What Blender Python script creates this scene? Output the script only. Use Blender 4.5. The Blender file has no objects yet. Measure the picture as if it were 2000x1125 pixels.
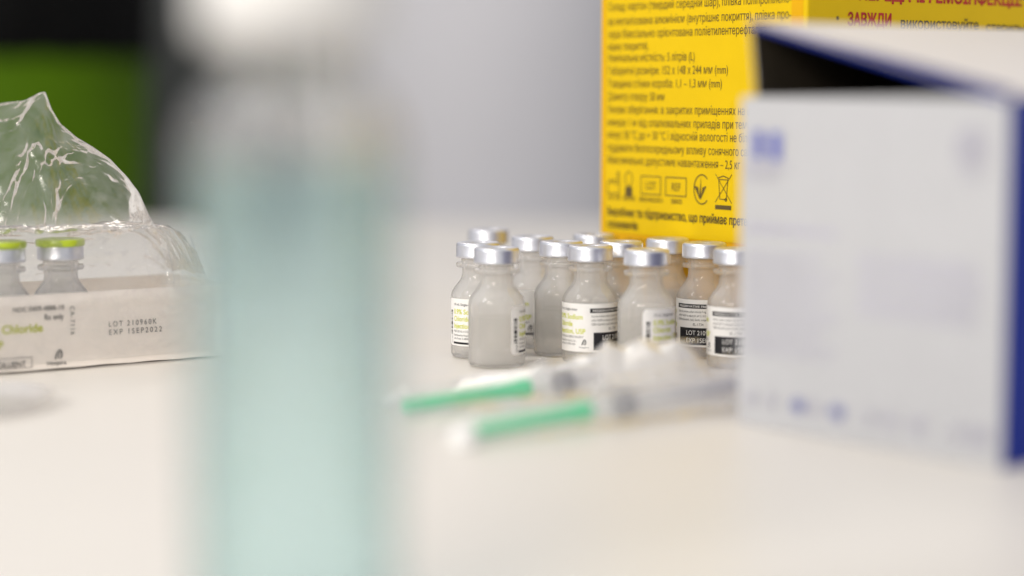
import bpy, bmesh, math, random
from mathutils import Vector, Matrix, noise, geometry
random.seed(7)
sc = bpy.context.scene
R = math.radians
MM = 0.001

# ------------------------------------------------------------------ camera
F = 3850.0                      # focal length in pixels of the 2000 px wide frame
CH = 0.121                      # camera height above the table
TH = math.atan(387.5 / F)       # downward pitch
cam_data = bpy.data.cameras.new('camera')
cam = bpy.data.objects.new('camera', cam_data)
sc.collection.objects.link(cam)
cam.location = (0, 0, CH)
cam.rotation_euler = (math.pi / 2 - TH, 0, 0)
cam_data.sensor_width = 36
cam_data.lens = F * 36 / 2000
cam_data.clip_start = 0.01
cam_data.clip_end = 50
cam_data.dof.use_dof = True
cam_data.dof.focus_distance = 0.887
cam_data.dof.aperture_fstop = 2.15
cam_data.dof.aperture_blades = 0
sc.camera = cam

# ------------------------------------------------------------------ world, lamps, exposure
w = bpy.data.worlds.new('World'); sc.world = w; w.use_nodes = True
wn = w.node_tree
bg = wn.nodes['Background']
bg.inputs[0].default_value = (0.95, 0.96, 1.0, 1)
bg.inputs[1].default_value = 0.65

def area(name, loc, target, sx, sy, power, col):
    l = bpy.data.lights.new(name, 'AREA'); l.shape = 'RECTANGLE'
    l.size = sx; l.size_y = sy; l.energy = power; l.color = col
    o = bpy.data.objects.new(name, l); sc.collection.objects.link(o)
    o.location = loc
    o.rotation_euler = (Vector(target) - Vector(loc)).to_track_quat('-Z', 'Y').to_euler()
    return o
area('window_light', (-1.5, 0.1, 1.25), (0, 0.9, 0), 0.45, 0.7, 9, (0.95, 0.97, 1.0))
area('ceiling_light', (-0.62, 0.62, 1.7), (0, 0.85, 0), 0.26, 0.2, 7.5, (1.0, 0.93, 0.84))
area('ceiling_light', (-0.4, 2.7, 1.6), (0, 0.9, 0), 0.8, 0.3, 8, (1.0, 0.95, 0.88))
area('front_fill', (-0.95, -1.0, 0.95), (0.0, 0.8, 0.05), 1.0, 0.5, 24, (1.0, 0.93, 0.84))  # added fill lamp behind the camera, brightens the upright faces

sc.view_settings.view_transform = 'Standard'
sc.view_settings.look = 'None'
sc.view_settings.exposure = 0.0
sc.view_settings.gamma = 1
sc.cycles.use_denoising = True
sc.cycles.max_bounces = 24
sc.cycles.transmission_bounces = 20
sc.cycles.transparent_max_bounces = 24
sc.cycles.glossy_bounces = 8
sc.cycles.diffuse_bounces = 4
sc.cycles.sample_clamp_indirect = 6
sc.cycles.blur_glossy = 0.3

# ------------------------------------------------------------------ helpers
def principled(name, col, rough=0.5, metal=0.0, trans=0.0, ior=1.45, spec=0.5, noise_amt=0.0, noise_scale=200,
               bump=0.0, bump_scale=400, coat=0.0, emit=None):
    m = bpy.data.materials.new(name); m.use_nodes = True
    nt = m.node_tree; b = nt.nodes['Principled BSDF']
    b.inputs['Base Color'].default_value = (*col, 1)
    b.inputs['Roughness'].default_value = rough
    b.inputs['Metallic'].default_value = metal
    b.inputs['IOR'].default_value = ior
    b.inputs['Transmission Weight'].default_value = trans
    b.inputs['Specular IOR Level'].default_value = spec
    b.inputs['Coat Weight'].default_value = coat
    tc = nt.nodes.new('ShaderNodeTexCoord')
    if noise_amt > 0:
        n = nt.nodes.new('ShaderNodeTexNoise'); n.inputs['Scale'].default_value = noise_scale
        n.inputs['Detail'].default_value = 4
        nt.links.new(tc.outputs['Object'], n.inputs['Vector'])
        r = nt.nodes.new('ShaderNodeMixRGB'); r.blend_type = 'MULTIPLY'
        r.inputs['Fac'].default_value = 1.0
        r.inputs['Color1'].default_value = (*col, 1)
        mp = nt.nodes.new('ShaderNodeMapRange')
        mp.inputs['From Min'].default_value = 0.3; mp.inputs['From Max'].default_value = 0.7
        mp.inputs['To Min'].default_value = 1 - noise_amt; mp.inputs['To Max'].default_value = 1
        nt.links.new(n.outputs['Fac'], mp.inputs['Value'])
        nt.links.new(mp.outputs['Result'], r.inputs['Color2'])
        nt.links.new(r.outputs['Color'], b.inputs['Base Color'])
    if bump > 0:
        n2 = nt.nodes.new('ShaderNodeTexNoise'); n2.inputs['Scale'].default_value = bump_scale
        n2.inputs['Detail'].default_value = 5
        nt.links.new(tc.outputs['Object'], n2.inputs['Vector'])
        bp = nt.nodes.new('ShaderNodeBump'); bp.inputs['Strength'].default_value = bump
        bp.inputs['Distance'].default_value = 0.0005
        nt.links.new(n2.outputs['Fac'], bp.inputs['Height'])
        nt.links.new(bp.outputs['Normal'], b.inputs['Normal'])
    return m

def hazy_plastic(name, col, rough, haze, haze_col, ior=1.45, thin=0.0):
    """clear plastic with a share of milky scattering"""
    m = principled(name, col, rough, trans=1.0, ior=ior)
    nt = m.node_tree; b = nt.nodes['Principled BSDF']; out = nt.nodes['Material Output']
    tl = nt.nodes.new('ShaderNodeBsdfTranslucent'); tl.inputs['Color'].default_value = (*haze_col, 1)
    df = nt.nodes.new('ShaderNodeBsdfPrincipled'); df.inputs['Base Color'].default_value = (*haze_col, 1)
    df.inputs['Roughness'].default_value = 0.09
    a = nt.nodes.new('ShaderNodeMixShader'); a.inputs[0].default_value = 0.55
    nt.links.new(tl.outputs[0], a.inputs[1]); nt.links.new(df.outputs[0], a.inputs[2])
    x = nt.nodes.new('ShaderNodeMixShader'); x.inputs[0].default_value = haze
    if thin > 0:                 # share of light that passes the thin wall without bending
        tr = nt.nodes.new('ShaderNodeBsdfTransparent'); tr.inputs[0].default_value = (*col, 1)
        y = nt.nodes.new('ShaderNodeMixShader'); y.inputs[0].default_value = thin
        lw = nt.nodes.new('ShaderNodeLayerWeight'); lw.inputs['Blend'].default_value = 0.07
        gl = nt.nodes.new('ShaderNodeBsdfGlossy'); gl.inputs['Roughness'].default_value = rough
        z_ = nt.nodes.new('ShaderNodeMixShader'); nt.links.new(lw.outputs['Fresnel'], z_.inputs[0])
        nt.links.new(tr.outputs[0], z_.inputs[1]); nt.links.new(gl.outputs[0], z_.inputs[2])
        nt.links.new(b.outputs[0], y.inputs[1]); nt.links.new(z_.outputs[0], y.inputs[2])
        nt.links.new(y.outputs[0], x.inputs[1])
    else:
        nt.links.new(b.outputs[0], x.inputs[1])
    nt.links.new(a.outputs[0], x.inputs[2])
    nt.links.new(x.outputs[0], out.inputs['Surface'])
    return m

def film_material(name, gloss_boost, haze, rough=0.06, haze_col=(0.9, 0.9, 0.9), patchy=False):
    """thin clear film: mostly see-through, mirror-like at grazing angles, slightly milky"""
    m = bpy.data.materials.new(name); m.use_nodes = True
    nt = m.node_tree; nt.nodes.remove(nt.nodes['Principled BSDF']); out = nt.nodes['Material Output']
    tr = nt.nodes.new('ShaderNodeBsdfTransparent'); tr.inputs[0].default_value = (0.985, 0.985, 0.985, 1)
    gl = nt.nodes.new('ShaderNodeBsdfGlossy'); gl.inputs['Roughness'].default_value = rough
    gl.inputs['Color'].default_value = (1, 1, 1, 1)
    tl = nt.nodes.new('ShaderNodeBsdfTranslucent'); tl.inputs['Color'].default_value = (*haze_col, 1)
    df = nt.nodes.new('ShaderNodeBsdfDiffuse'); df.inputs['Color'].default_value = (*haze_col, 1)
    hz = nt.nodes.new('ShaderNodeMixShader'); hz.inputs[0].default_value = 0.5
    nt.links.new(tl.outputs[0], hz.inputs[1]); nt.links.new(df.outputs[0], hz.inputs[2])
    m1 = nt.nodes.new('ShaderNodeMixShader'); m1.inputs[0].default_value = haze
    nt.links.new(tr.outputs[0], m1.inputs[1]); nt.links.new(hz.outputs[0], m1.inputs[2])
    if patchy:
        tc = nt.nodes.new('ShaderNodeTexCoord'); nz = nt.nodes.new('ShaderNodeTexNoise')
        nz.inputs['Scale'].default_value = 38; nz.inputs['Detail'].default_value = 5; nz.inputs['Distortion'].default_value = 1.2
        nt.links.new(tc.outputs['Object'], nz.inputs['Vector'])
        mp = nt.nodes.new('ShaderNodeMapRange'); mp.inputs['From Min'].default_value = 0.42; mp.inputs['From Max'].default_value = 0.66
        mp.inputs['To Min'].default_value = haze * 0.25; mp.inputs['To Max'].default_value = haze * 2.0
        nt.links.new(nz.outputs['Fac'], mp.inputs['Value']); nt.links.new(mp.outputs['Result'], m1.inputs[0])
        n2 = nt.nodes.new('ShaderNodeTexNoise'); n2.inputs['Scale'].default_value = 110; n2.inputs['Detail'].default_value = 3
        nt.links.new(tc.outputs['Object'], n2.inputs['Vector'])
        bp = nt.nodes.new('ShaderNodeBump'); bp.inputs['Strength'].default_value = 0.5; bp.inputs['Distance'].default_value = 0.003
        nt.links.new(n2.outputs['Fac'], bp.inputs['Height']); nt.links.new(bp.outputs['Normal'], gl.inputs['Normal'])
    lw = nt.nodes.new('ShaderNodeFresnel'); lw.inputs['IOR'].default_value = 1.5
    mu = nt.nodes.new('ShaderNodeMath'); mu.operation = 'MULTIPLY'; mu.inputs[1].default_value = gloss_boost
    mu.use_clamp = True
    nt.links.new(lw.outputs[0], mu.inputs[0])
    # a film's back side must not read as total reflection
    geo = nt.nodes.new('ShaderNodeNewGeometry')
    m2 = nt.nodes.new('ShaderNodeMixShader')
    lwt = nt.nodes.new('ShaderNodeLayerWeight'); lwt.inputs['Blend'].default_value = 0.18
    mu2 = nt.nodes.new('ShaderNodeMath'); mu2.operation = 'MULTIPLY_ADD'
    mu2.inputs[1].default_value = gloss_boost * 0.8; mu2.inputs[2].default_value = 0.05
    mu2.use_clamp = True
    nt.links.new(lwt.outputs['Fresnel'], mu2.inputs[0])
    nt.links.new(mu2.outputs[0], m2.inputs[0])
    nt.nodes.remove(lw); nt.nodes.remove(mu); nt.nodes.remove(geo)
    nt.links.new(m1.outputs[0], m2.inputs[1]); nt.links.new(gl.outputs[0], m2.inputs[2])
    nt.links.new(m2.outputs[0], out.inputs['Surface'])
    return m

def mesh_obj(name, verts, faces, mat, parent=None, smooth=False, mats=None, mat_idx=None):
    me = bpy.data.meshes.new(name)
    me.from_pydata([tuple(v) for v in verts], [], faces)
    me.update()
    for mm in (mats or [mat]):
        me.materials.append(mm)
    if mat_idx:
        for p, i in zip(me.polygons, mat_idx): p.material_index = i
    if smooth:
        me.polygons.foreach_set('use_smooth', [True] * len(me.polygons))
    o = bpy.data.objects.new(name, me); sc.collection.objects.link(o)
    if parent: o.parent = parent
    return o

def bm_obj(name, bm, mat, parent=None, smooth=False):
    me = bpy.data.meshes.new(name); bmesh.ops.recalc_face_normals(bm, faces=bm.faces); bm.to_mesh(me); bm.free()
    me.materials.append(mat)
    if smooth: me.polygons.foreach_set('use_smooth', [True] * len(me.polygons))
    o = bpy.data.objects.new(name, me); sc.collection.objects.link(o)
    if parent: o.parent = parent
    return o

def smooth_by_angle(o, ang=35):
    me = o.data
    me.polygons.foreach_set('use_smooth', [True] * len(me.polygons))
    bm = bmesh.new(); bm.from_mesh(me)
    for e in bm.edges:
        if len(e.link_faces) == 2 and e.calc_face_angle(0) > R(ang): e.smooth = False
    bm.to_mesh(me); bm.free()

def lathe(name, prof, mat, parent=None, seg=64, ang=40, wob=None):
    """prof: list of (r, z) in mm; revolved round z. r == 0 closes the end."""
    vs, fs, rings = [], [], []
    for r, z in prof:
        if r <= 1e-6:
            rings.append([len(vs)]); vs.append((0, 0, z * MM))
        else:
            ring = []
            for k in range(seg):
                a = 2 * math.pi * k / seg
                rr = r + (wob(a, z) if wob else 0)
                ring.append(len(vs)); vs.append((rr * MM * math.sin(a), -rr * MM * math.cos(a), z * MM))
            rings.append(ring)
    for a, b in zip(rings, rings[1:]):
        for k in range(seg):
            k2 = (k + 1) % seg
            if len(a) == 1 and len(b) == 1: continue
            if len(a) == 1: fs.append((a[0], b[k2], b[k]))
            elif len(b) == 1: fs.append((a[k], a[k2], b[0]))
            else: fs.append((a[k], a[k2], b[k2], b[k]))
    o = mesh_obj(name, vs, fs, mat, parent)
    bm = bmesh.new(); bm.from_mesh(o.data); bmesh.ops.recalc_face_normals(bm, faces=bm.faces)
    bm.to_mesh(o.data); bm.free()
    smooth_by_angle(o, ang)
    return o

def box_bm(bm, x0, x1, y0, y1, z0, z1, bev=0.0, seg=2):
    r = bmesh.ops.create_cube(bm, size=1)
    for v in r['verts']:
        v.co = Vector(((x0 + x1) / 2 + v.co.x * (x1 - x0), (y0 + y1) / 2 + v.co.y * (y1 - y0), (z0 + z1) / 2 + v.co.z * (z1 - z0)))
    if bev > 0:
        es = list({e for v in r['verts'] for e in v.link_edges})
        bmesh.ops.bevel(bm, geom=es, offset=bev, segments=seg, affect='EDGES', profile=0.5)

def empty(name, label, cat, loc=(0, 0, 0), rz=0, group=None):
    o = bpy.data.objects.new(name, None); sc.collection.objects.link(o)
    o.empty_display_size = 0.01
    o.location = loc; o.rotation_euler = (0, 0, rz)
    o['label'] = label; o['category'] = cat
    if group: o['group'] = group
    return o
def tag(o, label=None, cat=None, group=None, kind=None):
    if label: o['label'] = label
    if cat: o['category'] = cat
    if group: o['group'] = group
    if kind: o['kind'] = kind
    return o

# ---- lettering: flat glyph outlines as (verts2d, faces), in units of the cap height
_tc = {}
def _inside(p, poly):
    c = False; n = len(poly); x, y = p
    for i in range(n):
        (x1, y1), (x2, y2) = poly[i], poly[i - 1]
        if (y1 > y) != (y2 > y) and x < (x2 - x1) * (y - y1) / (y2 - y1) + x1: c = not c
    return c
def glyphs(body, bold=0.0, mono=False, spacing=1.0, word=1.0):
    """glyph outlines filled contour by contour, so that strokes which overlap in the font stay clean"""
    key = (body, bold, spacing, word)
    if key in _tc: return _tc[key]
    c = bpy.data.curves.new('txt', 'FONT'); c.body = body; c.size = 1 / 0.73
    c.space_character = spacing; c.space_word = word
    o = bpy.data.objects.new('txt', c); sc.collection.objects.link(o)
    bpy.context.view_layer.update()
    cu = o.to_curve(bpy.context.evaluated_depsgraph_get())
    polys = []
    for sp in cu.splines:
        bp = sp.bezier_points; n = len(bp); pts = []
        if n == 18 and abs(bp[0].co.x - bp[-1].co.x) < .002 and abs(bp[0].co.x - min(q.co.x for q in bp) - .1) < .02:
            for q in (bp[0], bp[-1]):                     # the soft sign crosses itself: keep its bowl open
                q.handle_left_type = q.handle_right_type = 'FREE'; q.co.x += .035; q.handle_left.x += .035; q.handle_right.x += .035
        for i in range(n):
            a, b_ = bp[i], bp[(i + 1) % n]
            chord = b_.co - a.co; L = chord.length
            bend = 0 if L < 1e-9 else max(abs(chord.cross(a.handle_right - a.co).z), abs(chord.cross(b_.handle_left - a.co).z)) / L
            pts.append((a.co.x, a.co.y))
            if bend > 0.004:
                k = 3 if bend < .06 else 5
                pts += [(q.x, q.y) for q in geometry.interpolate_bezier(a.co, a.handle_right, b_.handle_left, b_.co, k + 1)[1:-1]]
        cl = []
        for p in pts:
            if not cl or math.hypot(p[0] - cl[-1][0], p[1] - cl[-1][1]) > 1e-4: cl.append(p)
        if len(cl) > 2: polys.append(cl)
    o.to_curve_clear(); bpy.data.objects.remove(o); bpy.data.curves.remove(c)
    def ar(p): return sum(p[k - 1][0] * p[k][1] - p[k][0] * p[k - 1][1] for k in range(len(p))) / 2
    vs, fs = [], []
    if polys:
        def mid(p): return (sum(q[0] for q in p) / len(p), sum(q[1] for q in p) / len(p))
        def holds(a, h): return a is not h and (ar(a) > 0) != (ar(h) > 0) and abs(ar(a)) > abs(ar(h)) and (_inside(h[0], a) or _inside(mid(h), a)) and _inside(h[len(h) // 2], a)
        outs = [p for p in polys if not any(holds(a, p) for a in polys)]; holes = [p for p in polys if any(holds(a, p) for a in polys)]
        for idx, p in enumerate(outs):
            hs = [h for h in holes if holds(p, h)]
            loops = [[Vector((x, y, 0)) for x, y in q] for q in [p] + hs]
            n = len(vs); z = .012 * (idx % 3)
            vs += [(q.x, q.y, z) for l_ in loops for q in l_]
            fs += [(n + a, n + b_, n + c_) for a, b_, c_ in geometry.tessellate_polygon(loops)]
            if bold:
                for l_ in loops:
                    m_ = len(l_)
                    for k in range(m_):
                        a, b_ = l_[k - 1], l_[k]; d = (b_ - a)
                        if d.length < 1e-6: continue
                        d.normalize(); nn = Vector((-d.y, d.x, 0)) * bold; e = d * bold * .4; n = len(vs)
                        vs += [(q.x, q.y, z + .006) for q in (a + nn - e, a - nn - e, b_ - nn + e, b_ + nn + e)]
                        fs.append((n, n + 1, n + 2, n + 3))
    _tc[key] = (vs, fs)
    return vs, fs
def gwidth(body, **k):
    vs, _ = glyphs(body, **k)
    return max((v[0] for v in vs), default=0)
class Print:
    """collects flat print in the plane (u, v) in mm, then maps it on a surface"""
    def __init__(s): s.v = []; s.f = []
    def text(s, body, u, v, cap, width=None, prefix=None, squeeze=0.75, align='l', rot=0, **k):
        vs, fs = glyphs(body, **k)
        if not vs: return
        if width: sx = width / max(gwidth(prefix or body, **k), 1e-6)
        else: sx = cap * squeeze
        wd = gwidth(body, **k) * sx
        off = {'l': 0, 'r': -wd, 'c': -wd / 2}[align]
        n = len(s.v); cr, sr = math.cos(rot), math.sin(rot)
        for x, y, z in vs:
            a, b = x * sx + off, y * cap
            s.v.append((u + a * cr - b * sr, v + a * sr + b * cr, z))
        s.f += [tuple(i + n for i in f) for f in fs]
    def rect(s, u0, u1, v0, v1, step=1.0):
        k = max(1, int(abs(u1 - u0) / step + 0.5)); n = len(s.v)
        for i in range(k + 1):
            u = u0 + (u1 - u0) * i / k
            s.v += [(u, v0), (u, v1)]
        for i in range(k): s.f.append((n + 2 * i, n + 2 * i + 2, n + 2 * i + 3, n + 2 * i + 1))
    def line(s, pts, wd, closed=False):
        pts = list(pts)
        if closed: pts.append(pts[0])
        for (a, b), (c, d) in zip(pts, pts[1:]):
            L = math.hypot(c - a, d - b) or 1e-6
            nx, ny = -(d - b) / L * wd / 2, (c - a) / L * wd / 2
            ex, ey = (c - a) / L * wd * .3, (d - b) / L * wd * .3
            n = len(s.v)
            s.v += [(a + nx - ex, b + ny - ey), (a - nx - ex, b - ny - ey), (c - nx + ex, d - ny + ey), (c + nx + ex, d + ny + ey)]
            s.f.append((n, n + 1, n + 2, n + 3))
    def poly(s, pts):
        n = len(s.v); s.v += list(pts); s.f.append(tuple(range(n, n + len(pts))))
    def box(s, u0, u1, v0, v1, wd): s.line([(u0, v0), (u1, v0), (u1, v1), (u0, v1)], wd, True)
    def build(s, name, fn, mat, parent):
        return mesh_obj(name, [fn(p[0], p[1], p[2] if len(p) > 2 else 0) for p in s.v], s.f, mat, parent)
def swoosh(p, u, v, h, wd):
    """the arch-shaped emblem: two leaning strokes meeting in a round top"""
    a = [(-.42, 0), (-.36, .25), (-.22, .6), (-.02, .93), (.16, .98), (.30, .8), (.36, .5), (.30, .22), (.16, .02)]
    p.line([(u + x * h, v + y * h) for x, y in a], wd)
    b = [(-.12, .05), (-.06, .3), (.04, .55), (.12, .72)]
    p.line([(u + x * h, v + y * h) for x, y in b], wd * .8)

# ------------------------------------------------------------------ materials
M_table = principled('table_laminate', (0.725, 0.685, 0.63), 0.42, noise_amt=0.03, noise_scale=9, bump=0.05, bump_scale=900)
M_silver = principled('brushed_aluminium', (0.74, 0.745, 0.79), 0.36, metal=0.85, bump=0.06, bump_scale=900, noise_amt=0.06, noise_scale=500)
M_rubber = principled('grey_rubber', (0.42, 0.42, 0.44), 0.55, noise_amt=0.1, noise_scale=300)
M_vial = hazy_plastic('milky_plastic', (0.997, 0.993, 0.985), 0.05, 0.24, (0.99, 0.98, 0.965), 1.38, thin=0.65)
M_water = hazy_plastic('clear_solution', (0.995, 0.99, 0.98), 0.02, 0.06, (0.97, 0.955, 0.92), 1.12, thin=0.7)
M_label = principled('label_paper', (0.84, 0.82, 0.79), 0.42, noise_amt=0.04, noise_scale=400)
M_black = principled('black_ink', (0.012, 0.012, 0.016), 0.45, noise_amt=0.2, noise_scale=700)
M_grey_ink = principled('grey_ink', (0.10, 0.095, 0.095), 0.5, noise_amt=0.2, noise_scale=700)
M_lime = principled('lime_ink', (0.62, 0.66, 0.02), 0.45, noise_amt=0.1, noise_scale=700)
M_whiteink = principled('white_ink', (0.82, 0.80, 0.77), 0.45, noise_amt=0.1, noise_scale=700)
M_flip = principled('lime_plastic', (0.46, 0.58, 0.02), 0.3, coat=0.3, noise_amt=0.05, noise_scale=200)
M_carton = principled('carton_board', (0.96, 0.89, 0.82), 0.5, noise_amt=0.05, noise_scale=120, bump=0.08, bump_scale=900)
M_film = film_material('shrink_film', 1.3, 0.09, 0.10, (0.9, 0.89, 0.87), True)
M_pouch = film_material('pouch_film', 0.35, 0.15, 0.25, (0.93, 0.92, 0.91))
M_mound = film_material('pouch_crumpled_film', 0.4, 0.62, 0.3, (0.95, 0.93, 0.90))
M_orange_shade = principled('orange_board_shade', (0.74, 0.39, 0.002), 0.45, spec=0.2, noise_amt=0.05, noise_scale=45)  # orange paints the corner shading and the reflection at the base
M_yellow = principled('yellow_board', (0.76, 0.505, 0.001), 0.42, spec=0.2, noise_amt=0.05, noise_scale=45, bump=0.06, bump_scale=300)
M_redink = principled('red_ink', (0.50, 0.02, 0.012), 0.45, noise_amt=0.1, noise_scale=300)
M_inkY = principled('box_ink', (0.115, 0.075, 0.010), 0.5, noise_amt=0.15, noise_scale=300)
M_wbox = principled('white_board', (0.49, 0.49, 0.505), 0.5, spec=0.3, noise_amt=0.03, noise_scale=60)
M_lid_lit = principled('lit_lid_board', (0.72, 0.675, 0.635), 0.5, spec=0.3, noise_amt=0.03, noise_scale=60)  # same board as the box, colour lightened for light falling on top
M_blue = principled('blue_board', (0.010, 0.026, 0.25), 0.5, spec=0.2, noise_amt=0.08, noise_scale=80)
M_blueink = principled('blue_ink', (0.10, 0.12, 0.42), 0.45, noise_amt=0.1, noise_scale=80)
M_lavink = principled('lavender_ink', (0.49, 0.475, 0.57), 0.5, noise_amt=0.1, noise_scale=80)
M_seal = principled('grey_seal_rubber', (0.10, 0.09, 0.11), 0.6, noise_amt=0.1)
M_inside_shade = principled('shaded_board_inside', (0.042, 0.033, 0.022), 0.6, noise_amt=0.2, noise_scale=50)  # box inside painted near-black to carry the shade in the opening
M_bottle = hazy_plastic('clear_bottle_plastic', (0.995, 0.995, 0.995), 0.03, 0.015, (0.9, 0.92, 0.92), 1.38, thin=0.5)
M_teal = hazy_plastic('teal_liquid', (0.84, 0.985, 0.99), 0.02, 0.09, (0.68, 0.95, 0.97), 1.10, thin=0.5)
M_white = principled('white_plastic', (0.78, 0.77, 0.75), 0.35, noise_amt=0.03, noise_scale=100)
M_green = principled('green_needle_plastic', (0.05, 0.60, 0.27), 0.4, noise_amt=0.05, noise_scale=200)
M_clear = film_material('syringe_plastic', 0.2, 0.20, 0.15, (0.95, 0.95, 0.96))
M_steel = principled('needle_steel', (0.7, 0.7, 0.72), 0.25, metal=1.0, noise_amt=0.05)

# ------------------------------------------------------------------ room
def struct(name, bm, mat): return tag(bm_obj(name, bm, mat), kind='structure')
M_wall = principled('wall_paint', (0.66, 0.635, 0.69), 0.8, noise_amt=0.05, noise_scale=2)
M_floor = principled('floor_vinyl', (0.30, 0.29, 0.28), 0.5, noise_amt=0.15, noise_scale=3)
bm = bmesh.new(); box_bm(bm, -4, 4, -2, 3.3, -0.80, -0.75); struct('floor', bm, M_floor)
bm = bmesh.new(); box_bm(bm, -4, 4, 3.3, 3.4, -0.80, 2.2); struct('wall', bm, M_wall)

tb = empty('table', 'large beige-white laminate table that everything stands on', 'table', (0, 0.7, -0.75))
bm = bmesh.new(); box_bm(bm, -1.1, 1.1, -1.0, 1.13, 0.722, 0.75, 0.002); bm_obj('tabletop', bm, M_table, tb)
for x in (-1.03, 1.03):
    for y in (-0.93, 1.06):
        bm = bmesh.new(); box_bm(bm, x - .025, x + .025, y - .025, y + .025, 0.0, 0.7215, 0.003); bm_obj('leg', bm, M_steel, tb)

# green bin with a black liner, far left
M_bin = principled('green_bin_plastic', (0.085, 0.18, 0.001), 0.6, spec=0.1, noise_amt=0.4, noise_scale=5)
M_liner = principled('black_liner', (0.004, 0.004, 0.004), 0.6, spec=0.08, noise_amt=0.3, noise_scale=20, bump=0.5, bump_scale=30)
b = empty('waste_bin', 'bright green bin with black liner on top behind the table', 'bin', (-0.60, 2.30, -0.75))
lathe('body', [(0, 0), (140, 0), (150, 6), (175, 905), (172, 909), (168, 905), (144, 12), (0, 10)], M_bin, b, 64)
lathe('liner', [(172, 914), (177, 906), (181, 916), (184, 1080), (176, 1096), (120, 1120), (0, 1128)], M_liner, b, 96, 60,
      lambda a, z: 3 * math.sin(17 * a + z * .03) + 2 * math.sin(31 * a) + 0.0)

# grey pillar and white cabinet beyond the table
M_pil = principled('grey_locker_paint', (0.145, 0.15, 0.145), 0.6, noise_amt=0.1, noise_scale=5)
p = empty('locker', 'dark grey narrow locker between the green bin and the round column', 'locker', (-0.385, 2.80, -0.75))
bm = bmesh.new(); box_bm(bm, -0.128, 0.128, -0.15, 0.15, 0, 1.05, 0.012); bm_obj('body', bm, M_pil, p)
bm = bmesh.new(); box_bm(bm, -0.115, 0.115, -0.156, -0.1505, 0.05, 0.98, 0.002); bm_obj('door', bm, M_pil, p)
bm = bmesh.new(); box_bm(bm, -0.131, 0.131, -0.155, 0.155, 1.051, 1.4, 0.03); o = bm_obj('top_box', bm, M_wall, p)
M_cab = principled('white_cabinet_paint', (0.68, 0.67, 0.70), 0.6, noise_amt=0.05, noise_scale=5)
c = empty('column', 'round off-white column beyond the table, left of the yellow box', 'column', (-0.045, 2.46, -0.75))
lathe('shaft', [(0, 0), (205, 0), (205, 2400), (0, 2400)], M_cab, c, 96)
lathe('base_ring', [(205.5, 0), (218, 0), (218, 60), (205.5, 66)], M_wall, c, 96)
M_gcab = principled('grey_drawer_paint', (0.58, 0.56, 0.60), 0.6, noise_amt=0.05, noise_scale=5)
g = empty('drawer_unit', 'grey low drawer unit at the back wall behind the yellow box', 'drawer unit', (0.40, 3.0, -0.75))
bm = bmesh.new(); box_bm(bm, -0.20, 0.5, -0.2, 0.2, 0, 0.775, 0.03, 4); bm_obj('body', bm, M_gcab, g)
for k in range(3):
    bm = bmesh.new(); box_bm(bm, -0.17, 0.47, -0.212, -0.2005, 0.05 + k * .25, 0.265 + k * .25, 0.003); bm_obj('drawer', bm, M_gcab, g)

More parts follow.
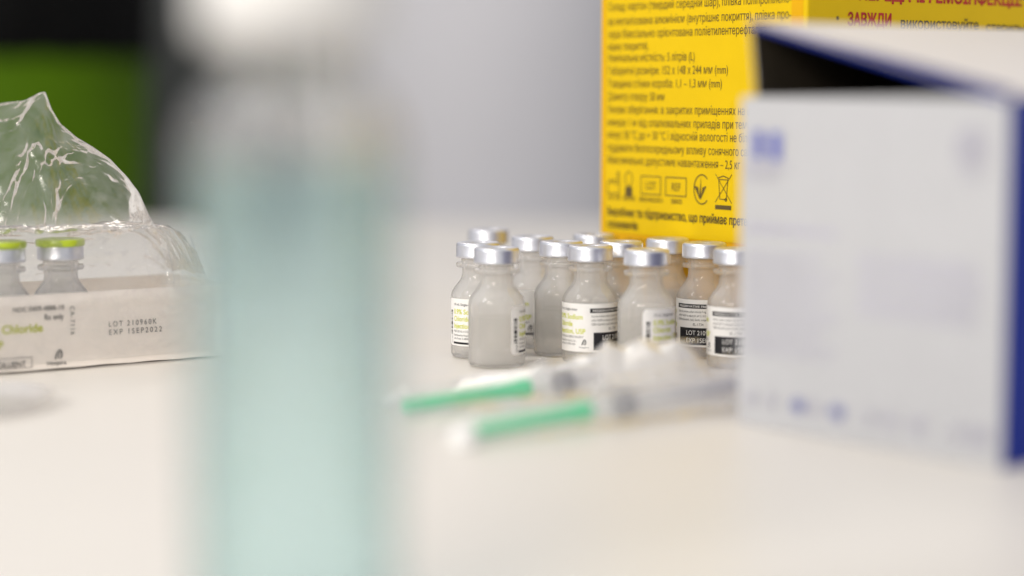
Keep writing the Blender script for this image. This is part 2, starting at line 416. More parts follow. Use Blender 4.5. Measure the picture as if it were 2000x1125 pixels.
# ------------------------------------------------------------------ vials
BR = 12.5
def outer_profile():
    return [(0, 0.6), (8.5, 0.4), (10.8, 0.0), (11.9, 0.5), (12.4, 1.6), (BR, 3.2), (BR, 26.5), (12.35, 28.2), (11.8, 29.9), (10.7, 31.7),
            (9.3, 33.4), (8.2, 34.9), (7.5, 36.4), (7.25, 38.0), (7.25, 40.0), (7.7, 40.5), (9.7, 40.9), (10.0, 41.5), (10.0, 42.3), (9.7, 42.8),
            (7.8, 43.0), (7.6, 43.6), (7.6, 45.2), (8.8, 45.4), (8.8, 49.5), (6.2, 49.5), (6.0, 45), (6.05, 37.6), (6.4, 35.6), (7.4, 33.8),
            (9.0, 31.9), (10.4, 30.0), (11.0, 28.0), (11.3, 26.0), (11.3, 3.5), (10.6, 1.9), (8.5, 1.5), (0, 1.7)]
def make_vial(flip=False, bar=True, level=21.0):
    t = empty('vial', 'small clear plastic vial', 'vial')
    lathe('body', outer_profile(), M_vial, t, 72)
    lathe('solution', [(0, 1.65), (8.5, 1.45), (10.65, 1.85), (11.35, 3.5), (11.35, level + .5), (10.9, level), (0, level - .1)], M_water, t, 72)
    cap = lathe('crimp_cap', [(7.7, 45.45), (9.5, 45.1), (10.0, 45.3), (10.15, 45.9), (10.0, 46.3), (10.0, 50.6), (9.85, 51.3), (9.3, 51.9), (8.7, 52.05),
                              (7.9, 51.95), (4.0, 51.75), (3.7, 51.5), (3.7, 50.9)], M_silver, t, 72, 50)
    lathe('stopper', [(8.6, 49.7), (8.9, 50.2), (5.5, 50.9), (3.9, 51.1), (3.0, 51.4), (0, 51.5)], M_rubber, t, 48)
    if flip:
        lathe('flip_cap', [(0, 52.1), (9.3, 52.15), (9.6, 51.0), (10.4, 51.2), (10.65, 52.0), (10.65, 53.6), (10.3, 54.1), (9.4, 54.3), (0, 54.35)], M_flip, t, 72)
    # label, wrapped: u along the circumference from 0, v up from 0
    LW, LH, LZ = 46.0, 21.3, 5.8
    def wrap(off):
        def fn(u, v, w_=0):
            a = u / BR
            r = (BR + off + w_) * MM
            return (r * math.sin(a), -r * math.cos(a), (LZ + v) * MM)
        return fn
    nu, rc = 64, 2.0
    vs, fs = [], []
    for i in range(nu + 1):
        # columns closer together in the rounded corners
        u = LW * i / nu
        e = min(u, LW - u)
        ins = rc - math.sqrt(max(0, rc * rc - (rc - e) ** 2)) if e < rc else 0
        vs += [wrap(.06)(u, ins), wrap(.06)(u, LH - ins)]
    for i in range(nu): fs.append((2 * i, 2 * i + 2, 2 * i + 3, 2 * i + 1))
    lab = mesh_obj('label', vs, fs, M_label, t, smooth=True)
    # print
    k, l, wi = Print(), Print(), Print()
    y = 14.8                                                       # bar code strip, running up
    random.seed(3)
    for j in range(26):
        hgt = random.choice((.12, .2, .3, .42)); k.rect(1.5, 3.3, 5.0 + j * .42, 5.0 + j * .42 + hgt)
    k.text('0409-4888-10', 3.4, 1.0, .7, rot=math.pi / 2, squeeze=.8)
    k.text('10 mL Single-dose', 4.6, 18.2, 1.15, width=11.5, bold=.01)
    l.text('0.9% Sodium', 4.6, 14.4, 2.3, width=14.2, bold=.025)
    l.text('Chloride', 4.6, 11.2, 2.3, width=9.2, bold=.025)
    l.text('Injection, USP', 4.6, 8.0, 2.3, width=15.4, bold=.025)
    k.text('FOR USE AS A STERILE DILUENT', 4.6, 6.1, 1.0, width=14.5)
    k.text('Distributed by Hospira, Inc.,', 4.6, 4.4, .95, width=11.2)
    k.text('Lake Forest, IL 60045 USA', 4.6, 2.9, .95, width=10.8)
    if bar: k.rect(4.2, 21.4, 0.75, 1.7)
    swoosh(k, 19.4, 3.1, 2.3, .38)
    k.text('Hospira', 17.0, 2.1 if bar else 1.7, .7, width=4.6)
    k.rect(22.0, 43.0, 17.3, 19.3)
    wi.text('PRESERVATIVE FREE', 23.2, 17.8, 1.0, width=15, bold=.02)
    for j, s_ in enumerate(('Each mL contains sodium chloride 9 mg. May contain HCl', 'and/or NaOH to adjust pH. pH 5.3 (4.5 to 7.0).',
                            '0.308 mOsmol/mL (calc). Sterile, nonpyrogenic.')):
        k.text(s_, 22.6, 15.4 - j * 1.8, 1.05, squeeze=.62)
    k.text('EL-1734', 31, 9.6, 1.2, squeeze=.9)
    k.rect(23.6, 45.0, 0.9, 8.6)
    wi.text('LOT 210960K', 27.6, 5.4, 2.1, width=14.5)
    wi.text('EXP 1SEP2022', 27.6, 2.0, 2.1, width=15.5)
    pk = k.build('black_print', wrap(.10), M_black, lab)
    l.build('lime_print', wrap(.10), M_lime, lab)
    wi.build('white_print', wrap(.14), M_whiteink, lab)
    return t
def copy_tree(o, parent=None):
    c = o.copy(); sc.collection.objects.link(c)
    if parent: c.parent = parent; c.matrix_parent_inverse = Matrix()
    for ch in [x for x in list(sc.collection.objects) if x.parent is o]: copy_tree(ch, c)
    return c

def place(px, s, h=0.05):
    """x, y of a point at height h seen in column px where 1 mm spans s pixels"""
    D = F / s * MM
    return (px - 1000) / s * MM, (D - (CH - h) * math.sin(TH)) / math.cos(TH)
GV = 'silver-capped vials in the cluster'
vials = [  # column, scale, label turn, has bar, label
    (970, 4.46, 30, True, 'front left clear vial of the cluster with its label edge at the right'),
    (934, 4.31, -81, True, 'leftmost silver-capped vial, lime dosage text on its left half'),
    (954, 3.95, 150, True, 'silver-capped vial farthest back at the left, only its cap showing'),
    (1040, 4.14, -94, True, 'vial behind the front left one with an arch emblem at its middle'),
    (1096, 4.28, 74, False, 'silver-capped vial with its unlabelled clear side facing forward'),
    (1153, 4.40, -101, False, 'sharp vial with black strip and black lot block beside lime text'),
    (1160, 4.08, 60, True, 'silver-capped vial hidden to its cap behind the vial with the black lot block'),
    (1213, 4.28, 168, False, 'cap-only vial in front of the yellow box corner, left of the big front vial'),
    (1263, 4.51, -7, True, 'large blurred front vial with rounded label corner in its middle'),
    (1304, 4.20, 100, False, 'silver-capped vial mostly hidden behind the big front vial, before the yellow box'),
    (1376, 4.32, -165, False, 'vial with small printed text and black band, second from the white box'),
    (1438, 4.48, -153, False, 'vial half hidden behind the left edge of the white box'),
]
protoA = make_vial(bar=True); protoB = make_vial(bar=False)
usedA = usedB = False
for i, (px, s, turn, bar, lab) in enumerate(vials):
    if bar: o = copy_tree(protoA) if usedA else protoA; usedA = True
    else: o = copy_tree(protoB) if usedB else protoB; usedB = True
    x, y = place(px, s)
    o.location = (x, y, 0.0003); o.rotation_euler = (0, 0, R(turn) - math.atan2(x, y))
    o['label'] = lab; o['group'] = GV

# ------------------------------------------------------------------ yellow cardboard box
def on_face(P0, e, z0=0, off=0.15):
    """maps (u, v) mm on the vertical face starting at P0 running along e; the outward side is -y-ish"""
    nx, ny = e[1], -e[0]
    def fn(u, v, w_=0):
        return ((P0[0] + e[0] * u + nx * (off + w_)) * MM, (P0[1] + e[1] * u + ny * (off + w_)) * MM, (z0 + v) * MM)
    return fn
def u_of_px(P0, e, px, v=60):
    """distance along the face where image column px crosses it"""
    k = (px - 1000) / F
    # X = k * D ; D = (y cos + (CH - v) sin)
    c, s_ = math.cos(TH), math.sin(TH)
    return (k * (P0[1] * c + (CH * 1000 - v) * s_) - P0[0]) / (e[0] - k * e[1] * c)
def v_of_py(P0, e, u, py):
    x, y = P0[0] + e[0] * u, P0[1] + e[1] * u
    # D and row: (py-562.5)/F = ((H - v) cos - y sin) / (y cos + (H - v) sin)
    r = (py - 562.5) / F; c, s_ = math.cos(TH), math.sin(TH)
    d = (r * y * c + y * s_) / (c - r * s_)
    return CH * 1000 - d
def rounded_prism(name, pts, z0, z1, rad, mat, parent, seg=5, topbev=1.0):
    """vertical prism over the polygon pts (mm, counter-clockwise) with rounded vertical corners"""
    ring = []
    n = len(pts)
    for i in range(n):
        p = Vector(pts[i]); a = (Vector(pts[i - 1]) - p).normalized(); b_ = (Vector(pts[(i + 1) % n]) - p).normalized()
        for k in range(seg + 1):
            t_ = k / seg
            q = (p + a * rad) * (1 - t_) ** 2 + p * 2 * t_ * (1 - t_) + (p + b_ * rad) * t_ ** 2
            ring.append(q)
    ctr = sum((Vector(p) for p in pts), Vector((0, 0))) / n
    vs, fs = [], []
    lv = [(z0, topbev), (z0 + topbev, 0), (z1 - topbev, 0), (z1, topbev)]
    for z, ins in lv:
        for q in ring:
            dd = (ctr - q).normalized() * ins
            vs.append(((q.x + dd.x) * MM, (q.y + dd.y) * MM, z * MM))
    m = len(ring)
    for L in range(3):
        for k in range(m):
            fs.append((L * m + k, L * m + (k + 1) % m, (L + 1) * m + (k + 1) % m, (L + 1) * m + k))
    fs.append(tuple(range(m))[::-1]); fs.append(tuple(3 * m + k for k in range(m)))
    o = mesh_obj(name, vs, fs, mat, parent); smooth_by_angle(o, 30)
    return o

YL = (43.3, 972.0); YC = (127.9, 861.0)
L1 = math.hypot(YC[0] - YL[0], YC[1] - YL[1]); e1 = ((YC[0] - YL[0]) / L1, (YC[1] - YL[1]) / L1)
e2 = (-e1[1], e1[0]); L2 = 168.0
YR = (YC[0] + e2[0] * L2, YC[1] + e2[1] * L2); YB = (YL[0] + e2[0] * L2, YL[1] + e2[1] * L2)
yb = empty('sharps_box', 'tall yellow cardboard sharps box covered in Ukrainian text behind the vials', 'box')
rounded_prism('carton', [YL, YC, YR, YB], 0.2, 244, 1.6, M_yellow, yb)
f1 = on_face(YL, e1); pr = Print(); prb = Print()
# lines: text, prefix measured in the photograph, its right column, row at the left margin
u0 = u_of_px(YL, e1, 1186)
rows = [
    ('Склад: картон (твердий середній шар), плівка поліпропілено-', None, 1546, 22),
    ('ва металізована алюмінієм (внутрішнє покриття), плівка про-', None, 1545, 50),
    ('зора біаксіально орієнтована поліетилентерефталатна (зов-', None, 1545, 75),
    ('нішнє покриття).', None, 1267, 99),
    ('Номінальна місткість: 5 літрів (L)', None, 1357, 121),
    ('Габаритні розміри: 152 х 148 х 244 мм (mm)', None, 1422, 146),
    ('Товщина стінки короба: 1,1 – 1,3 мм (mm)', None, 1410, 171),
    ('Діаметр отвору: 50 мм', None, 1298, 196),
    ('Умови зберігання: в закритих приміщеннях на відстані', 'Умови зберігання: в закритих приміщеннях', 1437, 221),
    ('менше 1 м від опалювальних приладів при темпе-', 'менше 1 м від опалювальних приладів при', 1432, 246),
    ('мінус 50 °C до + 50 °C і відносній вологості не біль-', 'мінус 50 °C до + 50 °C і відносній вологості', 1421, 270),
    ('піддавати безпосередньому впливу сонячного світла.', 'піддавати безпосередньому впливу сонячног', 1436, 295),
    ('Максимально допустиме навантаження – 2,5 кг', 'Максимально допустиме навантаження – 2,5', 1430, 319),
]
for body, pre, pxe, py in rows:
    vv = v_of_py(YL, e1, u0, py)
    ue = u_of_px(YL, e1, pxe, vv)
    pr.text(body, u0, vv, 4.1, width=ue - u0, prefix=pre)
def U(px): return u_of_px(YL, e1, px)
def V(px, py): return v_of_py(YL, e1, U(px), py)
for body, pre, pxe, py in (('Виробник та підприємство, що приймає претензії від', 'Виробник та підприємство, що приймає', 1420, 420), ('споживачів:', None, 1247, 444)):
    prb.text(body, u0, v_of_py(YL, e1, u0, py), 4.2, width=U(pxe) - u0, prefix=pre, bold=.035)
pr.text('ТОВ «УТИЛІС», вул. Промислова 12, м. Київ, 04080', u0, v_of_py(YL, e1, u0, 476), 3.9, width=U(1500) - u0)
# pictograms
cy = V(1270, 362)
u_a = U(1197)
pr.line([(u_a - 4, cy - 5), (u_a - 4, cy + 0), (u_a - 1.4, cy + 2), (u_a - 1.4, cy), (u_a + 1.2, cy + 2), (u_a + 1.2, cy + 0), (u_a + 3.2, cy), (u_a + 3.4, cy + 5.5), (u_a + 4.6, cy + 5.5), (u_a + 4.8, cy - 5)], .5, True)
u_b = U(1228)
pr.line([(u_b - 1.2, cy - 1), (u_b - 2.6, cy + 2), (u_b - 2.6, cy + 4.5), (u_b, cy + 6.3), (u_b + 2.6, cy + 4.5), (u_b + 2.6, cy + 2), (u_b + 1.2, cy - 1)], .45, True)
pr.rect(u_b - 2.6, u_b + 2.6, cy - 6.2, cy - 1.4)
pr.box(U(1252), U(1290), cy - 4.3, cy + 4.3, .5); pr.text('LOT', U(1271), cy - 2.0, 4.0, width=U(1281) - U(1261), align='c')
pr.box(U(1300), U(1340), cy - 4.3, cy + 4.3, .5); pr.text('REF', U(1320), cy - 2.0, 4.0, width=U(1329) - U(1311), align='c')
for q, tx, wpx in ((1199, '2021-08', 24), (1228, '2024-08', 24), (1271, '0802/4022021', 46), (1321, 'SB005', 22)):
    ww = U(q + wpx / 2) - U(q - wpx / 2)
    pr.text(tx, U(q), cy - 8.0, 2.4, width=ww, align='c')
uc = U(1367); rr = 6.8
pr.line([(uc + 1.2 + rr * .78 * math.cos(R(a_)), cy - .5 + rr * math.sin(R(a_))) for a_ in range(48, 316, 12)], .6)
pr.poly([(uc - .6, cy - 5), (uc + .5, cy + 5.2), (uc + .9, cy - 5)])
pr.poly([(uc - 4.2, cy + 1.2), (uc - 1.2, cy + .4), (uc - .3, cy - 5)])
pr.poly([(uc + 4.4, cy + 1.2), (uc + 1.7, cy + .4), (uc + .6, cy - 5)])
ub = U(1412)
pr.line([(ub - 5.2, cy + 7), (ub + 5.6, cy - 6)], .35); pr.line([(ub + 5.6, cy + 7), (ub - 5.2, cy - 6)], .35)
pr.line([(ub - 3, cy + 4.5), (ub + 3, cy + 4.5), (ub + 2.2, cy - 4.5), (ub - 2.2, cy - 4.5)], .4, True)
pr.line([(ub - 3.4, cy + 5.2), (ub, cy + 6.2), (ub + 3.4, cy + 5.2)], .5)
pr.line([(ub + 1.8 + .7 * math.cos(R(a_)), cy - 4.6 + .7 * math.sin(R(a_))) for a_ in range(0, 361, 60)], .4)
pr.rect(ub - 5.2, ub + 5.4, cy - 9.2, cy - 7.2)
pr.build('black_print', f1, M_inkY, yb); prb.build('bold_print', f1, M_inkY, yb)
# fold crease near the bottom of the front; orange bands paint in edge and base shade
for py in (462,):
    vv = V(1300, py)
    bm = bmesh.new(); o_ = None
    pts = [f1(u, vv + dv) for u in (2, L1 - 2) for dv in (0, .9)]
    q = Print(); q.rect(3, L1 - 3, vv, vv + .8, 5)
    q.build('fold_crease', on_face(YL, e1, 0, .35), M_yellow, yb)
    q = Print(); q.rect(1.8, L1 - 1.8, 1, vv - .2, 5); q.build('base_shade', on_face(YL, e1, 0, .06), M_orange_shade, yb)
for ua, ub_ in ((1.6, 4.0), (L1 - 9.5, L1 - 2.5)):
    q = Print(); q.rect(ua, ub_, V(1300, 461), 242, 5); q.build('edge_shade', on_face(YL, e1, 0, .08), M_orange_shade, yb)
# right hand face
f2 = on_face(YC, e2); r2 = Print(); k2 = Print()
def U2(px): return u_of_px(YC, e2, px)
def V2(px, py): return v_of_py(YC, e2, U2(px), py)
r2.text('ПЕРЕДАЧІ ГЕМОІНФЕКЦІЇ:', U2(1985), V2(1940, 10), 5.8, width=(U2(1985) - U2(1668)), align='r', bold=.05)
r2.text('ЗАВЖДИ', U2(1648), V2(1648, 49), 5.6, width=U2(1733) - U2(1648), bold=.045)
k2.text('використовуйте', U2(1750), V2(1750, 56), 5.2, width=U2(1902) - U2(1750), bold=.02)
k2.text('стерильні', U2(1916), V2(1916, 64), 5.2, width=U2(2003) - U2(1916), bold=.02)
k2.text('•', U2(1625), V2(1625, 46), 5.2, squeeze=1)
for j, s_ in enumerate(('шприци та голки одноразового', 'застосування, не вкладайте', 'голки після ін’єкції', 'утилізуйте у контейнер')):
    k2.text(s_, U2(1648), V2(1648, 49) - 9 * (j + 1), 5.2, width=min(125, 4.4 * len(s_)), bold=.02)
r2.build('red_print', f2, M_redink, yb); k2.build('black_print', f2, M_inkY, yb)

# ------------------------------------------------------------------ white box with raised lid
WL = (82.5, 711.0); WR = (156.2, 621.6)
WL_, WW = WL, math.hypot(WR[0] - WL[0], WR[1] - WL[1])
ew = ((WR[0] - WL[0]) / WW, (WR[1] - WL[1]) / WW); dw = (-ew[1], ew[0]); WD, WH = 170.0, 118.5
wb = empty('open_box', 'white box with blue side panel and raised lid, blurred at the right', 'box')
def W3(u, d, v): return Vector(((WL[0] + ew[0] * u + dw[0] * d) * MM, (WL[1] + ew[1] * u + dw[1] * d) * MM, v * MM))
def panel(name, o3, ax, bx, thick, outer, inner, parent, nu=12, nv=8, bow=0.0, round_c=0.0):
    """a sheet of board from corner o3 spanned by ax, bx; outer side = ax x bx; thickness inwards"""
    n = ax.cross(bx).normalized()
    vs, fs, mi = [], [], []
    for side in (0, 1):
        for j in range(nv + 1):
            for i in range(nu + 1):
                a, b_ = i / nu, j / nv
                bw = bow * math.sin(math.pi * a) * math.sin(math.pi * b_ * .9 + .1)
                q = o3 + ax * a + bx * b_ + n * (bw * MM - side * thick * MM)
                vs.append(q)
    K = (nu + 1) * (nv + 1)
    for j in range(nv):
        for i in range(nu):
            a = j * (nu + 1) + i
            fs.append((a, a + 1, a + nu + 2, a + nu + 1)); mi.append(0)
            fs.append((K + a + nu + 1, K + a + nu + 2, K + a + 1, K + a)); mi.append(1)
    border = [(j, 0, j, 0) for j in range(0)]
    ring = [i for i in range(nu + 1)] + [j * (nu + 1) + nu for j in range(1, nv + 1)] + [nv * (nu + 1) + i for i in range(nu - 1, -1, -1)] + [j * (nu + 1) for j in range(nv - 1, 0, -1)]
    for a, b_ in zip(ring, ring[1:] + ring[:1]):
        fs.append((b_, a, K + a, K + b_)); mi.append(0)
    return mesh_obj(name, vs, fs, None, parent, mats=[outer, inner], mat_idx=mi)
t_ = 0.7
EW = W3(1, 0, 0) - W3(0, 0, 0); DW = W3(0, 1, 0) - W3(0, 0, 0); UP = Vector((0, 0, MM))
panel('front_panel', W3(0, 0, .2), EW * WW, UP * (WH - .2), t_, M_wbox, M_inside_shade, wb, bow=0.6)
panel('side_panel', W3(WW + .05, .8, .2), DW * (WD - .8), UP * (WH - .2), t_, M_blue, M_inside_shade, wb, bow=0.4)
panel('back_panel', W3(WW - .8, WD, .2), EW * -(WW - .8), UP * (WH - .2), t_, M_wbox, M_inside_shade, wb)
panel('side_panel', W3(0, WD - .8, .2), DW * -(WD - 1.6), UP * (WH - .2), t_, M_blue, M_inside_shade, wb)
panel('base_panel', W3(.8, WD - .8, 1.0), EW * (WW - 1.6), DW * -(WD - 1.6), .5, M_inside_shade, M_wbox, wb)
la = R(13.2)
edge = (EW * -math.cos(la) + UP * math.sin(la))
hinge = W3(WW, 0, WH + .3)
LD = panel('lid', hinge, DW * WD, edge * WW, t_, M_lid_lit, M_inside_shade, wb, bow=0.8)
# a blue printed margin along the lid's front edge and the hanging tuck flap, shade painted on its inside
nl = (DW.cross(edge)).normalized()
q = Print(); q.poly([(2, .3), (WW * .55, .3), (WW * .97, .3), (WW * .97, 1), (WW * .7, 2), (WW * .5, 5), (WW * .3, 8), (2, 8)])
def lidmap(u, v, w_=0): return hinge + edge * u + DW * v + nl * (.9 * MM + .8 * MM * math.sin(math.pi * u / WW) * math.sin(.1 + .9 * math.pi * v / WD) * 0)
q.build('blue_margin', lidmap, M_blue, LD)
panel('front_lip', hinge + edge * 1.5 + UP * -1.8 - DW * .4, edge * (WW - 3), UP * 1.6, .5, M_blue, M_blue, wb)
ftip = hinge + edge * WW
down = (UP * -1 + EW * .12).normalized() * MM
panel('tuck_flap', ftip + DW * .5, DW * (WD - 1), down * 27, .6, M_wbox, M_inside_shade, wb)
panel('dust_flap', W3(WW - 2, WD - 3, WH - 1), EW * -(WW - 5), (UP + DW * .02) * 28, .6, M_wbox, M_inside_shade, wb)
# faint printing on the front
fw = on_face(WL, ew, 0, .75); b1 = Print(); v1 = Print()
def UW(px): return u_of_px(WL, ew, px, 60)
def VW(px, py): return v_of_py(WL, ew, UW(px), py)
BARS = [(1472, 1490, 308, 255), (1504, 1524, 312, 258)]
for xa, xb, ya, yb_ in BARS:
    bq = Print(); bq.rect(UW(xa), UW(xb), VW(xa, ya), VW(xa, yb_)); bq.build('logo_bar', fw, M_blueink, wb)
#, UW(1490), VW(1480, 308), VW(1480, 255)); b1.rect(UW(1504), UW(1524), VW(1514, 312), VW(1514, 258))
v1.rect(UW(1452), UW(1536), VW(1490, 325), VW(1490, 318)); v1.text('SOLUTION', UW(1455), VW(1490, 350), 3.0, width=16)
for j, a_ in enumerate(range(0, 360, 30)):
    ux, vy = UW(1893) + 5 * math.cos(R(a_)), VW(1893, 290) + 5.5 * math.sin(R(a_))
    v1.line([(UW(1893), VW(1893, 290)), (ux, vy)], .5)
v1.line([(UW(1893) + 5.6 * math.cos(R(a_)), VW(1893, 290) + 6 * math.sin(R(a_))) for a_ in range(0, 361, 20)], .8)
v1.text('CE 0197', UW(1872), VW(1893, 352), 2.4, width=9)
random.seed(11)
def para(p, x0, x1, y0, y1, pitch, hh, rag=.3):
    yy = y0
    while yy < y1:
        u = UW(x0); ue = UW(x0 + (x1 - x0) * (1 - rag * random.random()))
        while u < ue:
            wl = random.uniform(2.0, 7.5)
            p.rect(u, min(u + wl, ue), VW(x0, yy) , VW(x0, yy) + hh, 4); u += wl + 1.1
        yy += pitch
para(v1, 1462, 1640, 450, 470, 20, 2.2, .1)
para(v1, 1462, 1650, 495, 690, 17, .9)
para(v1, 1680, 1925, 505, 625, 18, 1.2, .1)
for px, wv in ((1468, 4), (1508, 3), (1552, 8), (1590, 4), (1628, 8), (1700, 4), (1735, 6), (1788, 7), (1870, 4), (1900, 7), (1925, 4)):
    y_ = 770 + (px - 1460) * .17
    sq = Print(); u_, vm = UW(px) + wv * .4, VW(px, y_ + 4)
    sq.line([(u_ + wv * .36 * math.cos(R(a_)), vm + 2.0 * math.sin(R(a_))) for a_ in range(0, 361, 45)], .8); sq.line([(u_ - wv * .3, vm), (u_ + wv * .3, vm)], 1.1)
    sq.build('symbol', fw, M_blueink if px in (1552, 1628) else M_lavink, wb)
tag(v1.build('fine_print', fw, M_lavink, wb), kind='stuff')

# ------------------------------------------------------------------ diluent carton with two vials and the torn film
CP = (-138.0, 882.0)                       # right front corner
ec = (0.845, 0.535)                        # along the face, left to right
CL = 214.0; FL = 200.0
C0 = (CP[0] - ec[0] * FL, CP[1] - ec[1] * FL)
nc = (-ec[1], ec[0])                       # inward
ct = empty('carton_tray', 'low beige-white carton tray with lime and grey print at the left', 'carton')
def C3(u, d, v): return Vector(((C0[0] + ec[0] * u + nc[0] * d) * MM, (C0[1] + ec[1] * u + nc[1] * d) * MM, v * MM))
CHT, CD = 33.5, 60.0
ECv = C3(1, 0, 0) - C3(0, 0, 0); NCv = C3(0, 1, 0) - C3(0, 0, 0)
fp = panel('front_panel', C3(0, 0, 1.0), ECv * CL, UP * (CHT - 1.0), .6, M_carton, M_carton, ct, nu=80, nv=6, bow=.3)
for v in fp.data.vertices:                  # the lower edge of the board is wavy and lifts off the table
    if v.co.z < 2.2 * MM:
        v.co.z = (1.05 + .45 * noise.noise(Vector((v.co.x * 60, v.co.y * 60, 3)))) * MM
panel('side_panel', C3(CL + .02, .7, .3), NCv * (CD - .7), UP * (CHT - .5), .6, M_carton, M_carton, ct)
panel('side_panel', C3(0, CD - .7, .3), NCv * -(CD - 1.4), UP * (CHT - .5), .6, M_carton, M_carton, ct)
panel('back_panel', C3(CL, CD, .3), ECv * -CL, UP * (CHT - .3), .6, M_carton, M_carton, ct)
panel('base_panel', C3(.8, 5.0, 1.2), ECv * (CL - 1.6), NCv * (CD - 6), .5, M_carton, M_carton, ct)
fc = on_face(C0, ec, 0, .55)
def UC(px): return u_of_px(C0, ec, px, 20)
def VC(px, py): return v_of_py(C0, ec, UC(px), py)
g1, l1 = Print(), Print()
g1.text('NDC 0409-4888-10', UC(25), VC(75, 607), 2.1, width=UC(125) - UC(25), bold=.01)
g1.text('Rx only', UC(86), VC(100, 624), 2.5, width=UC(124) - UC(86), bold=.015)
l1.text('0.9% Sodium Chloride', UC(83), VC(40, 650), 3.7, width=(UC(83) - UC(3)) * 2.55, align='r', bold=.035)
l1.text('Injection, USP', UC(5), VC(5, 682), 3.7, width=(UC(83) - UC(3)) * 1.6, align='r', bold=.035)
g1.text('CA-7116', UC(137), VC(141, 597), 2.0, width=12.5, rot=-math.pi / 2, spacing=1.2)
g1.text('LOT 210960K', UC(211), VC(211, 638), 2.45, width=UC(305) - UC(211), spacing=1.4)
g1.text('EXP 1SEP2022', UC(211), VC(211, 654), 2.45, width=UC(315) - UC(211), spacing=1.4)
swoosh(g1, UC(113), VC(113, 700), 3.8, .6)
g1.text('Hospira', UC(108), VC(108, 712), 1.7, width=UC(127) - UC(89), align='c', bold=.015)
g1.text('DILUENT', UC(48), VC(30, 717), 2.6, width=UC(48) - UC(-8), align='r', bold=.015)
g1.box(UC(-16), UC(60), VC(20, 720), VC(20, 700), .25)
g1.build('grey_print', fc, M_grey_ink, ct); l1.build('lime_print', fc, M_lime, ct)

green = make_vial(flip=True, bar=True)
gl_lab = ['lime-capped vial standing in the carton tray, right of the two', 'lime-capped vial in the carton tray cut off by the left edge']
for i, px in enumerate((118, 3)):
    o = green if i == 0 else copy_tree(green)
    u = u_of_px((C0[0] + nc[0] * 15, C0[1] + nc[1] * 15), ec, px, 50)
    q = C3(u, 15, 1.8)
    o.location = q; o.rotation_euler = (0, 0, R(70 + 40 * i))
    o['label'] = gl_lab[i]; o['group'] = 'lime-capped vials in the carton tray'

# film: a lower layer stretched round the tray and over the vials, and a torn crumpled bag rising above it
def ridge(p, sc_, seed):
    n1 = noise.noise(p * sc_ + Vector((seed, 0, 0)))
    return 1 - abs(n1) * 2
def crumple(p, seed, amp):
    q = p + Vector((noise.noise(p * .03 + Vector((seed, 1, 2))), noise.noise(p * .03 + Vector((4, seed, 2))), 0)) * 14
    a = ridge(q, 0.04, seed) * 1.0 + ridge(q, 0.095, seed + 7) * .55 + ridge(q, 0.22, seed + 13) * .30 + ridge(q * 1.0, 0.42, seed + 19) * .13
    vd = noise.voronoi(q * .055 + Vector((seed, seed, 0)))[0]
    b_ = noise.noise(p * .05 + Vector((0, seed, 5))) * 1.0 + (vd[1] - vd[0]) * .9
    return amp * (a * .6 + b_)
def interp(tab, x):
    if x <= tab[0][0]: return tab[0][1]
    for (a, b_), (c_, d) in zip(tab, tab[1:]):
        if x <= c_:
            k = (x - a) / (c_ - a); return b_ + (d - b_) * k
    return tab[-1][1]
def grid_obj(name, nu, nv, fn, mat, parent):
    vs = [fn(i / nu, j / nv) for j in range(nv + 1) for i in range(nu + 1)]
    fs = [(j * (nu + 1) + i, j * (nu + 1) + i + 1, (j + 1) * (nu + 1) + i + 1, (j + 1) * (nu + 1) + i) for j in range(nv) for i in range(nu)]
    return mesh_obj(name, vs, fs, mat, parent, smooth=True)
film = empty('plastic_wrap', 'torn crinkled clear film rising over the carton tray of lime-capped vials', 'plastic wrap')
path = [(-.9, 4), (-1.0, 18), (-.9, 31), (1.5, 36.5), (4, 44), (6, 52), (10, 57.5), (22, 58.5), (40, 57.5), (52, 52), (58, 40), (61, 34), (61.5, 18), (61.2, 6)]
pl = [0]
for a, b_ in zip(path, path[1:]): pl.append(pl[-1] + math.hypot(b_[0] - a[0], b_[1] - a[1]))
def low(u, v):
    s_ = v * pl[-1]
    d = interp(list(zip(pl, [p_[0] for p_ in path])), s_); h = interp(list(zip(pl, [p_[1] for p_ in path])), s_)
    U_ = -10 + (FL + 14) * u
    e = max(0, (U_ - (FL - 14)) / 18)                     # pinched in towards the right end
    over = max(0, h - 34)
    h = h - over * e * e * .9
    d = d + (28 - d) * .15 * e * e if h > 34 else d
    p_ = Vector((U_, s_, 0))
    amp = .2 if h < 27 else min(3.3, .3 + (h - 27) * .16)
    k = crumple(Vector((U_ * .7, s_ * 2.2, 0)), 3.1, amp)
    if h < 36: k = max(k, -.1)
    return C3(U_, d - (k if s_ < 60 else -k) * .55, h + k * (.7 if h > 34 else .05))
grid_obj('lower_layer', 260, 130, low, M_film, film)
tabr = [(-10, 100), (60, 104), (106, 113), (127, 116), (133, 119), (137, 119.5), (140, 112), (144, 106), (153, 99), (160, 95), (167, 90), (174, 82), (178, 76), (181, 64), (183, 57)]
def bag(u, v):
    U_ = 0 + 182 * u
    top = interp(tabr, U_)
    w_ = v * 2 - 1
    d = 26 + w_ * (20 + 8 * (1 - u)) + 4 * math.sin(U_ * .09)
    base = 57
    h = base + (top - base) * (1 - abs(w_) ** 1.5)
    tpr = 1 - max(0, 1 - abs(w_) * 1.0) ** 3 * .85
    k = crumple(Vector((U_ * 1.0, w_ * 30 + U_ * .35, 0)), 9.3, 4.6 * tpr * min(1, (184 - U_) / 30))
    return C3(U_, d + k * 1.1, max(h + k * .8, 56))
grid_obj('torn_bag', 260, 150, bag, M_film, film)
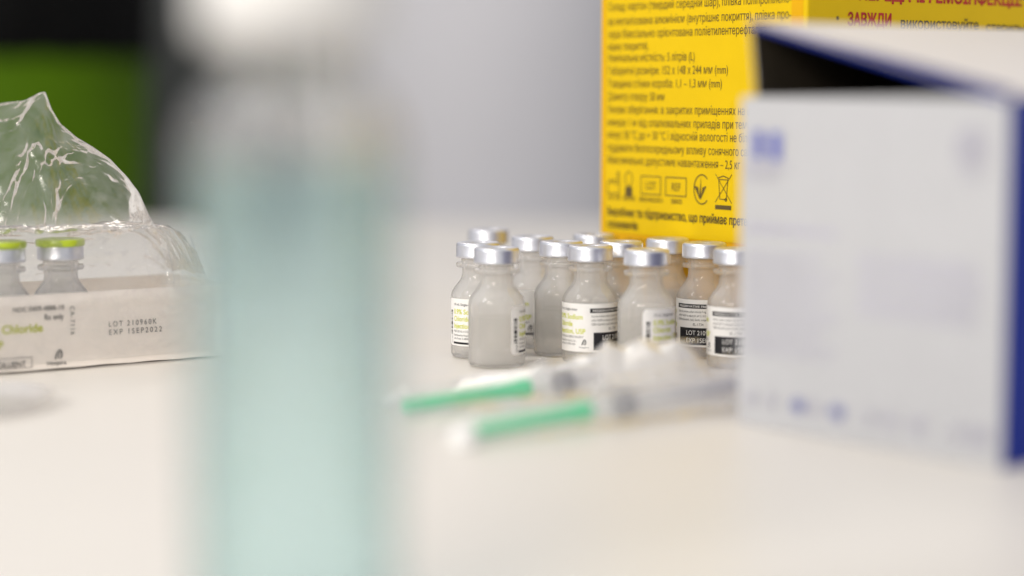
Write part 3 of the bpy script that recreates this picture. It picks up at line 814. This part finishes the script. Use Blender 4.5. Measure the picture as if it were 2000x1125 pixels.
def tail(u, v):                                            # thin loose end beside the bottle
    U_ = 178 + 26 * u; h = 34 + (27 - 8 * u) * v; d = 6 + 10 * v + 4 * math.sin(U_ * .5)
    k = crumple(Vector((U_ * 2, v * 50, 0)), 21.7, 2.0)
    return C3(U_, d + k, h + .4 * k)
grid_obj('loose_end', 50, 50, tail, M_film, film)

# ------------------------------------------------------------------ two syringes in pouches
GS = 'wrapped syringes with green needles'
def capsule_between(name, a, b, prof, mat, parent, seg=32):
    """lathe whose axis runs from a to b (world, m); prof in mm along the axis"""
    o = lathe(name, prof, mat, parent, seg)
    z = (b - a).normalized(); q = Vector((0, 0, 1)).rotation_difference(z)
    o.location = a; o.rotation_mode = 'QUATERNION'; o.rotation_quaternion = q
    return o
def syringe(a, b, label, seed):
    """a = tip of the needle shield, b = rubber plunger seal; world mm"""
    a = Vector(a) * MM; b = Vector(b) * MM; z = (b - a).normalized()
    L = (b - a).length / MM
    t = empty('syringe', label, 'syringe', group=GS)
    g = L - 15.5                                # green part ends here
    capsule_between('needle_shield', a, b, [(0, 0), (2.2, .3), (2.6, 1.5), (2.7, g * .6), (3.0, g - 6), (3.6, g - 5), (3.6, g), (0, g)], M_green, t)
    capsule_between('barrel', a, b, [(0, g + .1), (2.2, g + .2), (2.2, g + 4), (5.6, g + 5.5), (6.0, g + 7), (6.0, g + 72), (10, g + 72.2), (10, g + 73.5), (5.3, g + 73.5),
                                     (5.2, g + 7.2), (1, g + 6.2), (0, g + 6)], M_clear, t)
    capsule_between('plunger_seal', a, b, [(0, L - 2.6), (3, L - 2), (5.1, L - .8), (5.1, L + 1), (4.7, L + 1.4), (5.1, L + 1.8), (5.1, L + 3.4), (0, L + 3.4)], M_seal, t)
    capsule_between('plunger_rod', a, b, [(0, L + 3.5), (2.2, L + 3.6), (2.2, L + 62), (7, L + 62.2), (7, L + 64), (0, L + 64)], M_white, t)
    # clear pouch with a milky look round the whole syringe
    side = z.cross(Vector((0, 0, 1))).normalized()
    po = empty('pouch', 'clear sterile pouch round the ' + ('rear' if seed < 5 else 'front') + ' syringe', 'pouch', group='clear pouches round the syringes')
    Lp = L + 78
    def w_side(v): return seed < 5 and v < 0.5
    def top(u, v):
        s_ = -9 + Lp * u; w_ = (v * 2 - 1) * (24 if w_side(v) else 17)
        c_ = a + z * s_ * MM
        lift = math.exp(-(w_ / 8.5) ** 2)
        r_ = interp([(-9, 1), (0, 4.2), (g, 5), (g + 8, 8.0), (g + 70, 9), (Lp, 8)], s_)
        k = crumple(Vector((s_ * .9, w_ * 1.3, 0)), seed, 1.2)
        zz = max(c_.z * lift + r_ * MM * lift + k * MM * .7 + .0012, .0012)
        q = c_ + side * w_ * MM
        return Vector((q.x, q.y, zz))
    grid_obj('film', 120, 50, top, M_pouch, po)
    return t
syringe((-39.6, 726 , 3.6), (19, 766, 6.4), 'rear wrapped syringe with long green needle shield pointing left', 2.4)
syringe((-12.2, 673, 3.6), (39.9, 711, 6.6), 'front wrapped syringe with green needle shield, nearer the camera', 8.9)
# crumpled pouch end that hides the feet of the vials
cr = empty('crumpled_pouch', 'crumpled milky pouch end heaped in front of the big vial', 'pouch')
def heap(u, v):
    X = -26 + 110 * u; Y = 810 - (10 if u > .5 else 20 * u) - 34 * v
    prof = interp([(0, 0), (.05, .15), (.2, .26), (.4, .36), (.52, .6), (.58, .85), (.64, .72), (.74, .9), (.83, .88), (.89, .6), (.95, .35), (1, .05)], u)
    bell = math.sin(math.pi * min(1, max(0, (v * .92 + .04)))) ** .7
    k = crumple(Vector((X * 1.5, Y * 1.5, 0)), 4.4, 3.0)
    return Vector((X * MM, (Y + k * .6) * MM, (1.2 + max(0, 20 * prof * bell + k * min(1, prof + .1) * bell)) * MM))
grid_obj('film', 190, 60, heap, M_mound, cr)
# small white cap by the front needle
cp = empty('bottle_cap', 'small round white plastic cap beside the front green needle', 'cap', (-0.0165, 0.661, 0.0003))
lathe('shell', [(0, 6.6), (3.2, 6.5), (4.6, 5.6), (5.3, 4), (5.4, 0), (4.6, 0), (4.5, 4), (0, 5.4)], M_white, cp, 48)
# shallow white dish at the left edge
M_dish = principled('dish_plastic', (0.74, 0.71, 0.68), 0.35, noise_amt=0.03, noise_scale=80)
M_dish = film_material('dish_clear_plastic', 0.8, 0.3, 0.2, (0.8, 0.77, 0.75))
ds = empty('dish', 'shallow pale clear plastic dish cut off by the left edge', 'dish', (-0.2135, 0.742, 0.0003))
lathe('shell', [(0, .8), (28, .8), (33, 1.6), (37.5, 5.2), (38.6, 5.4), (38.8, 4.8), (34, .6), (28, 0), (0, 0)], M_dish, ds, 96)

# ------------------------------------------------------------------ teal bottle close to the camera
bx, by = place(572, 9.04, .09)
bt = empty('liquid_bottle', 'blurred clear bottle of pale teal liquid standing close to the camera', 'bottle', (bx, by, 0.0003))
RB = 22.5
lathe('body', [(0, 1.2), (14, .8), (19.5, 0), (21.6, .8), (RB, 3), (RB, 108), (21.4, 113), (18.8, 118), (14.5, 121.5), (12.4, 123.5), (12.2, 142), (10.8, 142), (11, 123), (13.6, 120.4),
               (17.8, 117), (20.3, 112.6), (21.4, 108), (21.4, 3.4), (18, 1.8), (0, 2.4)], M_bottle, bt, 96)
lathe('liquid', [(0, 2.35), (18, 1.75), (21.45, 3.4), (21.45, 104.4), (21, 104), (0, 103.9)], M_teal, bt, 96)
lathe('cap', [(12.3, 131.5), (18.4, 131.6), (19.6, 133.4), (19.6, 154), (18.5, 156), (0, 156.5)], M_white, bt, 64,
      40, lambda a, z: .25 * math.sin(36 * a) if 134 < z < 153 else 0)
